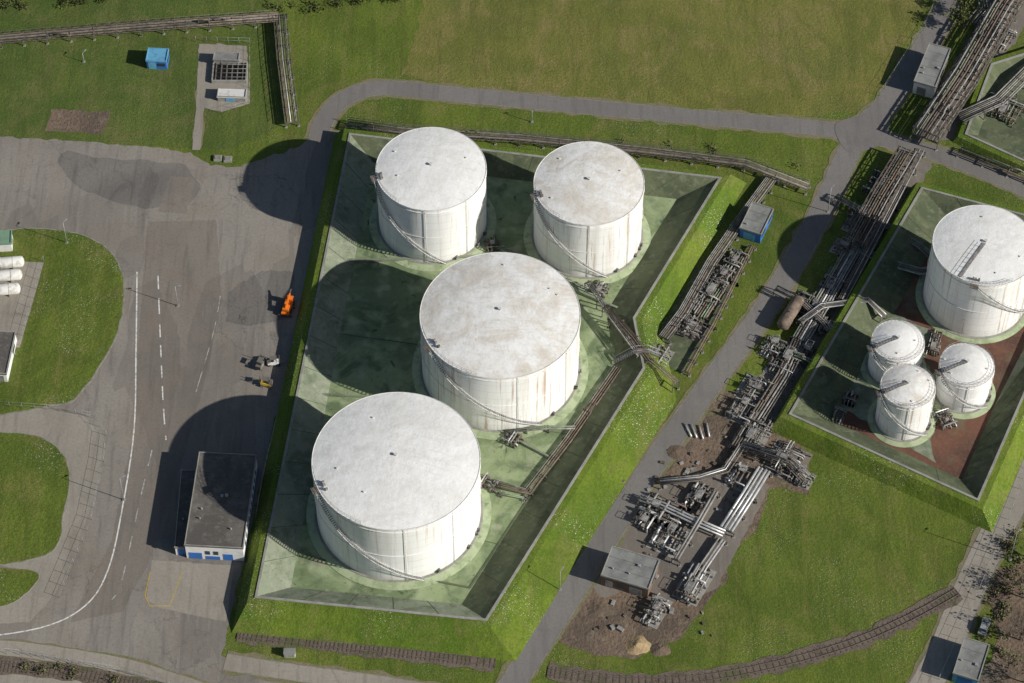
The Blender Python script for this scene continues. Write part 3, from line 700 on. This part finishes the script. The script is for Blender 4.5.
def crossover(name, px, py, rot):
    c = W(px, py, 3.2); d = Vector((math.cos(rot), math.sin(rot), 0)); n = Vector((-d.y,d.x,0)); b = MB(); Z = Vector((0,0,1))
    b.box(c+Z*.5, (3,1.2,.1), 'rack', u=d)
    for sg in (1,-1):
        for i in range(10):
            p = c+d*sg*(1.6+i*.45)+Z*(.45-.35*i); b.box(p, (.3,1.1,.06), 'steel', u=d)
        for s2 in (1,-1):
            b.tube([c+n*.6*s2+Z*1.5, c+d*sg*1.5+n*.6*s2+Z*1.5, c+d*sg*6+n*.6*s2-Z*2.0], .05, 'steel', 5)
            b.tube([c+n*.6*s2+Z*.5, c+d*sg*1.5+n*.6*s2+Z*.5, c+d*sg*6+n*.6*s2-Z*3.0], .08, 'rack', 5)
    b.obj(name)
crossover('crossover_stair', 641,352, 0.1)
def vessel(name, px, py, L, r, k, ang, z=None, n=20):
    c = W(px, py); z = z or r+.5; d = Vector((math.cos(ang), math.sin(ang), 0)); b = MB(); o = c+Vector((0,0,z))
    prof = [(-L/2-r*.5,.01),(-L/2-r*.42,r*.5),(-L/2-r*.2,r*.85),(-L/2,r),(L/2,r),(L/2+r*.2,r*.85),(L/2+r*.42,r*.5),(L/2+r*.5,.01)]
    n2 = Vector((-d.y,d.x,0))
    for t, rr in prof:
        for i in range(n):
            a = 2*math.pi*i/n; b.v.append(o+d*t+n2*math.cos(a)*rr+Vector((0,0,math.sin(a)*rr)))
    for q in range(len(prof)-1):
        for i in range(n):
            j = (i+1)%n; b.face([q*n+i, q*n+j, (q+1)*n+j, (q+1)*n+i], k, True)
    for f in (-.3,.3): b.box(c+d*L*f+Vector((0,0,z/2-.1)), (.5, r*1.5, z-.1), 'concrete', u=d)
    for f in (-.3,0,.3): b.cyl(o+d*(L*f-.06), o+d*(L*f+.06), r+.04, k, 20)
    b.cyl(o+d*L*.1+Vector((0,0,r-.1)), o+d*L*.1+Vector((0,0,r+.4)), .3, 'rack', 10)
    b.obj(name)
u_ang = math.atan2(UD.y, UD.x)
vessel('horizontal_pressure_vessel', 790,318, 8, 1.4, 'pipe_brown', u_ang)
for q, (x, y) in enumerate([(2,268),(0,281),(-2,295)]): vessel('horizontal_gas_tank', x, y, 9, 1.25, 'pipe_white', .1+math.pi)
sheet('paved_compound', [(-60,258),(44,263),(20,348),(-60,350)], .17, 'path', amp=.05)
b = MB()
for i, (x, y) in enumerate([(688,430),(694,431),(701,432),(708,430)]):
    c = W(x, y, .3); d = Vector((-.35+.08*i, .93, 0)).normalized(); b.cyl(c-d*1.8, c+d*1.8, .2, 'pipe_silver', 10)
    b.box(c-Vector((0,0,.2)), (1.2,.2,.2), 'wood')
b.obj('pipe_stack')
def heap(name, px, py, r, h, k):
    c = W(px, py); b = MB(); n, m = 24, 7; b.v.append(c+Vector((0,0,h)))
    for q in range(1, m+1):
        for i in range(n):
            a = 2*math.pi*i/n; f = q/m; rr = r*f*(1+.35*mn.noise(Vector((math.cos(a)*1.5, math.sin(a)*1.5, px))))
            z = h*(1-f)**1.1+.25*mn.noise(Vector((a*2,f*5,px)))*(1-f); b.v.append(c+Vector((rr*math.cos(a), rr*math.sin(a)*.9, z if q < m else -.02)))
    for i in range(n):
        j = (i+1)%n; b.face([0,1+i,1+j], k, True)
        for q in range(m-1): b.face([1+q*n+i, 1+(q+1)*n+i, 1+(q+1)*n+j, 1+q*n+j], k, True)
    b.obj(name)
heap('sand_heap', 637,646, 2.6,1.1,'sand'); heap('soil_heap', 660,650, 2,.7,'dirt'); heap('soil_heap', 600,608, 3,.5,'dirt'); heap('soil_heap', 676,452, 2.4,.5,'dirt')
b = MB()
for i in range(60):
    x, y = rnd.choice([(690,465),(640,560),(720,450),(610,620),(690,620),(660,480),(740,500)]); p = W(x+rnd.gauss(0,12), y+rnd.gauss(0,9)); s_ = rnd.uniform(.3,.8)
    b.box(p+Vector((0,0,s_*.3)), (s_*rnd.uniform(.7,2), s_, s_*.6), rnd.choice(['wood','pipe_grey','concrete','rack','dirt']), rz=rnd.uniform(0,3))
b.obj('site_materials')

# ------------------------------------------------------------------ buildings
def building(name, A, B, Dd, h, wall, roof, bits, trim='concrete', extras=None):
    a, bb, d = W(*A, h), W(*B, h), W(*Dd, h); u = bb-a; u.z = 0; L = u.length; u.normalize(); v = Vector((u.y,-u.x,0)); Wd = (d-a).dot(v)
    a.z = 0; Z = Vector((0,0,1)); e = empty(name, a); a = Vector((0,0,0))
    c = u*L/2+v*Wd/2
    b = MB(); b.box(c+Z*(h-.25)/2, (L-.3, Wd-.3, h-.25), wall, u=u); b.obj('walls', e)
    b = MB(); b.box(c+Z*(h-.1), (L, Wd, .3), roof, u=u)
    for off, ln, dr in ((-v*(Wd/2-.12), L, u), (v*(Wd/2-.12), L, u), (-u*(L/2-.12), Wd-.5, v), (u*(L/2-.12), Wd-.5, v)):
        b.box(c+off+Z*(h+.13), (ln, .16, .2), trim, u=dr)
    if L > 4:
        for t in range(1, int(Wd/2.5)): b.box(c+v*(t*2.5-Wd/2)+Z*(h+.06), (L-.5,.08,.03), 'rack', u=u)
    for i in range(extras or 0):
        p = c+u*rnd.uniform(-.35,.35)*L+v*rnd.uniform(-.35,.35)*Wd
        b.box(p+Z*(h+.25), (.6,.6,.35), 'steel', u=u) if i % 2 else b.cyl(p+Z*h, p+Z*(h+.5), .18, 'steel', 10)
    b.obj('roof', e)
    sides = {'S': (v*Wd-v*.15, u, v, L), 'N': (v*.15, u, -v, L), 'W': (u*.15, v, -u, Wd), 'E': (u*L-u*.15, v, u, Wd)}
    groups = {}
    for sd, t0, t1, z0, z1, mt, lab in bits:
        o, dr, nn, ln = sides[sd]; g = groups.setdefault(lab, MB())
        p = o+dr*ln*(t0+t1)/2+nn*.02+Z*(z0+z1)/2; g.box(p, (ln*(t1-t0), .1, z1-z0), mt, u=dr)
    for lab, g in groups.items(): g.obj(lab, e)
    return e
wins = [('E', t/12+.02, t/12+.06, 2.0, 3.0, 'glass', 'windows') for t in range(1,11)]
building('control_building', (199,452),(257,455),(172,545), 4.8, 'white','roof_dark',
    [('S',.06,.28,.1,2.2,'blue','doors'),('S',.34,.58,.1,1.2,'blue','base_band'),('S',.64,.8,.1,2.2,'blue','doors'),('S',.34,.42,1.8,3.0,'glass','windows'),('S',.48,.56,1.8,3.0,'glass','windows'),('E',0,1,.1,.9,'blue','base_band'),
     ('W',.1,.3,1.2,2.6,'glass','windows'),('W',.5,.8,1.2,2.6,'glass','windows')]+wins, 'concrete', 5)
building('control_building_annex', (181,470),(196,470),(157,548), 2.8, 'white','roof_dark',
    [('S',.2,.8,.1,2.2,'blue','door'),('W',.1,.4,1,2,'glass','windows'),('W',.6,.9,1,2,'glass','windows')], 'concrete', 1)
building('brick_substation', (612,546),(660,560),(595,574), 3.6, 'brick','roof_grey',
    [('S',.1,.25,.1,2.4,'pipe_grey','doors'),('S',.35,.5,1.2,2.2,'glass','windows'),('S',.6,.85,.1,2.6,'pipe_grey','doors'),('E',.3,.6,1.2,2.2,'glass','windows')], 'concrete', 3)
building('blue_kiosk', (148,48),(169,49),(147,61), 2.8, 'blue','lightblue', [('S',.1,.45,.1,2.2,'lightblue','door'),('S',.55,.9,1.1,2.0,'glass','windows'),('E',.3,.7,1.1,2.0,'glass','windows')], 'lightblue', 0)
building('blue_pump_house', (752,202),(774,209),(739,228), 3.2, 'blue','roof_grey', [('S',.2,.7,.1,2.4,'lightblue','door'),('E',.1,.35,1.2,2.2,'glass','windows'),('E',.6,.9,1.2,2.2,'glass','windows')], 'concrete', 1)
building('switchgear_building', (929,43),(951,49),(908,80), 4, 'white','roof_grey', [('S',.2,.6,.1,2.6,'pipe_grey','door'),('W',.1,.3,1.4,2.6,'glass','windows'),('W',.6,.8,1.4,2.6,'glass','windows'),('E',.4,.6,1.4,2.6,'glass','windows')], 'concrete', 3)
building('equipment_shed', (964,637),(990,645),(948,672), 3.2, 'lightblue','roof_grey', [('S',.2,.8,.1,2.5,'blue','door'),('E',.2,.5,1.2,2.2,'glass','windows')], 'concrete', 2)
building('office_container', (-22,330),(16,332),(-40,372), 3.0, 'white','roof_dark', [('E',.2,.4,1,2,'glass','windows'),('S',.7,.9,.1,2.2,'pipe_grey','door')], 'concrete', 2)
building('green_roof_shed', (-20,232),(12,230),(-22,246), 2.8, 'white','roof_green', [('S',.3,.6,.1,2.2,'pipe_grey','door'),('E',.3,.7,1,2,'glass','windows')], 'roof_green', 0)
building('equipment_cabin', (214,52),(240,53),(213,60), 2.0, 'concrete','roof_grey', [('S',.3,.6,.1,1.7,'pipe_grey','door'),('E',.3,.7,.9,1.5,'glass','windows')], 'concrete', 0)
building('equipment_cabin', (218,88),(247,89),(217,97), 1.6, 'concrete','pipe_white', [('S',.3,.6,.1,1.3,'lightblue','door'),('E',.3,.7,.8,1.2,'glass','windows')], 'concrete', 0)
b = MB(); c = W(230,74)
for i in range(6): b.box(c+Vector((-3.2+i*1.25,0,.5)), (.2,5.6,.9), 'rack')
for s_ in (-1,1): b.box(c+Vector((0,2.9*s_,.5)), (8,.3,1.0), 'concrete'); b.box(c+Vector((3.9*s_,0,.5)), (.3,5.5,1.0), 'concrete')
b.box(c+Vector((0,0,.15)), (7.6,5.4,.1), 'roof_dark')
for i in range(4): b.cyl(c+Vector((-3.8,-2+i*1.3,1.15)), c+Vector((3.8,-2+i*1.3,1.15)), .06, 'pipe_grey', 6)
b.obj('oil_separator_basin')

# ------------------------------------------------------------------ railway
def track(name, px, gauge=1.435):
    pts = resample(catmull([W(*p) for p in px], 12), .75); b = MB()
    ribbon(b, pts, 4.0, .1, 'ballast', .6); N = norms(pts)
    for i, (p, n) in enumerate(zip(pts, N)):
        d = Vector((n.y,-n.x,0)); b.box(p+Vector((0,0,.12)), (.24,2.5,.08), 'wood', u=d)
    for sg in (1,-1):
        L = [p+n*sg*gauge/2 for p, n in zip(pts, N)]
        for a, c in zip(L[::4], L[4::4]): b.beam(a+Vector((0,0,.23)), c+Vector((0,0,.23)), .12, .14, 'rail')
    b.obj(name)
track('railway_track', [(238,634),(300,641),(400,652),(495,663)])
track('railway_track', [(548,672),(620,681),(700,679),(780,664),(850,644),(910,618),(957,592)])
track('railway_track', [(-60,662),(60,672),(160,690),(240,712)])

# ------------------------------------------------------------------ fences, masts
def fence(name, px, h=2.0, step=2.5, k='steel'):
    pts = [W(*p) for p in px]; b = MB(); rs = resample(pts, step)
    for p in rs: b.cyl(p, p+Vector((0,0,h)), .04, k, 5)
    for z in (h*.5, h):
        for a, c in zip(pts, pts[1:]): b.cyl(a+Vector((0,0,z)), c+Vector((0,0,z)), .02, k, 4)
    b.obj(name)
fence('chain_link_fence', [(-40,404),(60,411),(92,418),(107,436),(104,462),(92,520),(60,598)])
fence('chain_link_fence', [(196,42),(250,44),(250,106),(222,114)])
fence('chain_link_fence', [(-60,648),(20,655),(120,672),(220,700)])
fence('chain_link_fence', [(44,262),(21,346),(6,378)])
fence('chain_link_fence', [(880,96),(925,26),(945,-20)])
fence('chain_link_fence', [(1040,440),(1000,540),(975,600),(930,700)])
def mast(px, py, h=9, ang=0, name='lamp_mast'):
    c = W(px, py); b = MB(); Z = Vector((0,0,1)); d = Vector((math.cos(ang), math.sin(ang), 0))
    b.box(c+Z*.1, (.6,.6,.2), 'concrete'); b.cyl(c, c+Z*h, .1, 'steel', 8, .06); b.cyl(c+Z*h, c+Z*h+d*.9, .04, 'steel', 6)
    b.box(c+Z*(h+.03)+d*1.0, (.6,.25,.14), 'steel', u=d)
    b.obj(name, origin=c)
for x, y, h, a in [(178,306,7,0),(67,243,7,1),(124,500,8,.5),(84,62,3,1),(532,122,4,0),(828,212,8,1),(560,590,7,1),(1010,560,10,.7)]:
    mast(x, y, h, a)
b = MB(); c = W(290,655); b.box(c+Vector((0,0,.7)), (2.2,1.2,1.4), 'pipe_white'); b.box(c+Vector((0,0,1.45)), (2.4,1.4,.1), 'roof_grey'); b.box(c+Vector((-.5,-.62,.7)), (.9,.05,1.1), 'concrete'); b.box(c+Vector((.5,-.62,.7)), (.9,.05,1.1), 'concrete'); b.obj('switch_cabinet')
for x, y in [(218,159),(228,160)]:
    b = MB(); c = W(x,y); b.box(c+Vector((0,0,.25)), (1.8,1.6,.5), 'concrete'); b.box(c+Vector((0,0,.55)), (1.3,1.1,.1), 'curb'); b.obj('manhole_chamber')

# ------------------------------------------------------------------ vehicles
def wheel(b, p, r, w_, ax): b.cyl(p-ax*w_/2, p+ax*w_/2, r, 'rubber', 14); b.cyl(p-ax*(w_/2+.02), p+ax*(w_/2+.02), r*.5, 'steel', 10)
def forklift(px, py, ang, paint='yellow'):
    c = W(px,py,.05); d = Vector((math.cos(ang), math.sin(ang), 0)); n = Vector((-d.y,d.x,0)); Z = Vector((0,0,1)); b = MB()
    b.box(c+Z*.75+d*-.1, (2.3,1.25,.7), paint, u=d); b.box(c+Z*1.0-d*1.15, (.6,1.2,.9), 'rack', u=d)
    b.box(c+Z*1.25-d*.3, (.7,.7,.3), 'rubber', u=d)
    for x in (-.75,.65):
        for s_ in (1,-1): b.cyl(c+d*x+n*.5*s_+Z*1.0, c+d*x*.85+n*.48*s_+Z*2.2, .05, 'rack', 6)
    b.box(c+Z*2.22-d*.05, (1.5,1.1,.07), 'rack', u=d)
    for s_ in (1,-1):
        b.box(c+d*1.25+n*.35*s_+Z*1.35, (.12,.1,2.4), 'rack', u=d); b.box(c+d*1.9+n*.3*s_+Z*.15, (1.2,.13,.06), 'steel', u=d)
        wheel(b, c+d*.85+n*.6*s_+Z*.38, .38, .28, n); wheel(b, c-d*.85+n*.58*s_+Z*.3, .3, .25, n)
    b.box(c+d*1.32+Z*.5, (.08,.95,.5), 'rack', u=d); b.obj('forklift', origin=c)
forklift(274,364, .1, 'white'); forklift(266,385, 3.0, 'yellow'); forklift(261,366, 1.2, 'pipe_grey')
def crane(px, py, ang):
    c = W(px,py,.05); d = Vector((math.cos(ang), math.sin(ang), 0)); n = Vector((-d.y,d.x,0)); Z = Vector((0,0,1)); b = MB()
    b.box(c+Z*.95, (4.6,1.7,.45), 'orange', u=d); b.box(c+Z*1.6+d*1.6, (1.1,1.6,1.0), 'orange', u=d); b.box(c+Z*1.8+d*2.17, (.06,1.4,.5), 'glass', u=d)
    b.box(c+Z*1.8+d*1.6, (.8,1.65,.45), 'glass', u=d)
    b.cyl(c+Z*1.1-d*.8, c+Z*1.5-d*.8, .7, 'rack', 14); b.box(c+Z*1.75-d*1.1, (1.5,1.3,.6), 'orange', u=d)
    b.beam(c+Z*2.1-d*1.5, c+Z*2.7+d*2.2, .3, .35, 'orange'); b.beam(c+Z*2.7+d*2.1, c+Z*3.0+d*3.2, .2, .25, 'rack')
    for x in (-1.6,-.6,1.6):
        for s_ in (1,-1): wheel(b, c+d*x+n*.85*s_+Z*.45, .45, .3, n)
    for x in (-2.1,.5):
        for s_ in (1,-1): b.box(c+d*x+n*1.1*s_+Z*.6, (.2,.5,.16), 'rack', u=d); b.box(c+d*x+n*1.3*s_+Z*.3, (.35,.35,.5), 'rack', u=d)
    b.obj('mobile_crane', origin=c)
crane(288,309, 1.35)
def car(px, py, ang, paint):
    c = W(px,py,.06); d = Vector((math.cos(ang), math.sin(ang), 0)); n = Vector((-d.y,d.x,0)); Z = Vector((0,0,1)); b = MB()
    prof = [(-2.15,.35),(-2.15,.9),(-1.5,1.0),(-1.15,1.42),(.35,1.42),(1.0,.98),(2.0,.82),(2.15,.6),(2.15,.35)]
    for s_ in (1,-1):
        for x, z in prof:
            b.v.append(c+d*x+n*s_*(.85 if z < 1.1 else .68)+Z*z)
    m = len(prof)
    b.face(list(range(m)), paint); b.face([m+i for i in reversed(range(m))], paint)
    for i in range(m):
        j = (i+1)%m; k = 'glass' if i in (2,4) else paint; b.face([i, m+i, m+j, j], k)
    for s_ in (1,-1):
        b.box(c+n*s_*.78+Z*1.18-d*.4, (1.5,.06,.3), 'glass', u=d)
        for x in (-1.35,1.35): wheel(b, c+d*x+n*.8*s_+Z*.32, .32, .2, n)
    b.obj('parked_car', origin=c)
car(984,628, 1.2, 'steel')

# ------------------------------------------------------------------ vegetation
def tree(px, py, h, cr, name='deciduous_tree', dens=900, k=('leaf1','leaf2')):
    c = W(px,py); b = MB(); Z = Vector((0,0,1))
    b.cyl(c, c+Z*h*.45, .03*h, 'bark', 8, .018*h); tips = []
    for i in range(11):
        a = i*2.4; st = c+Z*h*rnd.uniform(.25,.45); en = c+Vector((math.cos(a)*cr*rnd.uniform(.4,.9), math.sin(a)*cr*rnd.uniform(.4,.9), h*rnd.uniform(.55,.95)))
        b.cyl(st, en, .012*h, 'bark', 5, .005*h); tips.append(en)
        for q in range(6):
            e2 = en+Vector((rnd.uniform(-1,1),rnd.uniform(-1,1),rnd.uniform(-.3,.8)))*cr*.4; b.cyl(st.lerp(en,.7), e2, .007*h, 'bark', 4, .003*h); tips.append(e2)
    for i in range(dens):
        t = rnd.choice(tips); p = t+Vector((rnd.gauss(0,1),rnd.gauss(0,1),rnd.gauss(0,.8)))*cr*.17
        if p.z < .3: continue
        a = Vector((rnd.uniform(-1,1),rnd.uniform(-1,1),rnd.uniform(-1,1))).normalized(); e1 = a.orthogonal().normalized(); e2 = a.cross(e1); s_ = rnd.uniform(.12,.34)
        b.poly([p-e1*s_, p+e2*s_*.7, p+e1*s_, p-e2*s_*.7], k[0] if rnd.random() < .6 else k[1])
    b.obj(name, origin=c)
for x, y, h, r in [(15,-4,5,2.6),(48,-8,6,3),(92,-10,5,3),(150,-14,5,3),(262,-8,5,2.6),(300,-4,6,3),(334,-6,5,2.8),(358,-12,5,3),(955,28,5,2.2),(962,14,5,2.4)]:
    tree(x, y, h, r, dens=500)
for x, y, h, r in [(1030,600,6,3),(1014,588,5,2.2),(1020,640,6,3),(1036,560,6,3),(1008,668,5,2.2),(1028,684,6,3)]:
    tree(x, y, h, r, dens=130, k=('twig','leaf1'))
def shrubs(name, px, n, spread, keys=('leaf1','leaf2')):
    b = MB(); pts = resample([W(*p) for p in px], .5)
    cl = [rnd.choice(pts)+Vector((rnd.gauss(0,1)*spread, rnd.gauss(0,1)*spread, 0)) for _ in range(max(8, n//60))]
    for i in range(n):
        p = rnd.choice(cl)+Vector((rnd.gauss(0,1)*.6, rnd.gauss(0,1)*.6, rnd.uniform(.05,1.0)*rnd.uniform(.4,1.3)))
        a = Vector((rnd.uniform(-1,1),rnd.uniform(-1,1),rnd.uniform(-.3,1))).normalized(); e1 = a.orthogonal().normalized(); e2 = a.cross(e1); s_ = rnd.uniform(.1,.3)
        b.poly([p-e1*s_, p+e2*s_*.7, p+e1*s_, p-e2*s_*.7], rnd.choice(keys))
    b.obj(name)
shrubs('shrubs', [(-20,2),(60,4),(110,0)], 1200, 1.0)
shrubs('shrubs', [(270,6),(350,4),(400,-4)], 1200, 1.0)
shrubs('shrubs', [(1024,520),(1004,590),(1000,660)], 1800, 1.8, ('twig','leaf1','twig'))
shrubs('shrubs', [(0,662),(80,674),(150,688)], 500, .6, ('twig','leaf1'))
shrubs('shrubs', [(548,140),(700,150),(820,180)], 260, 1.4, ('leaf1','twig'))
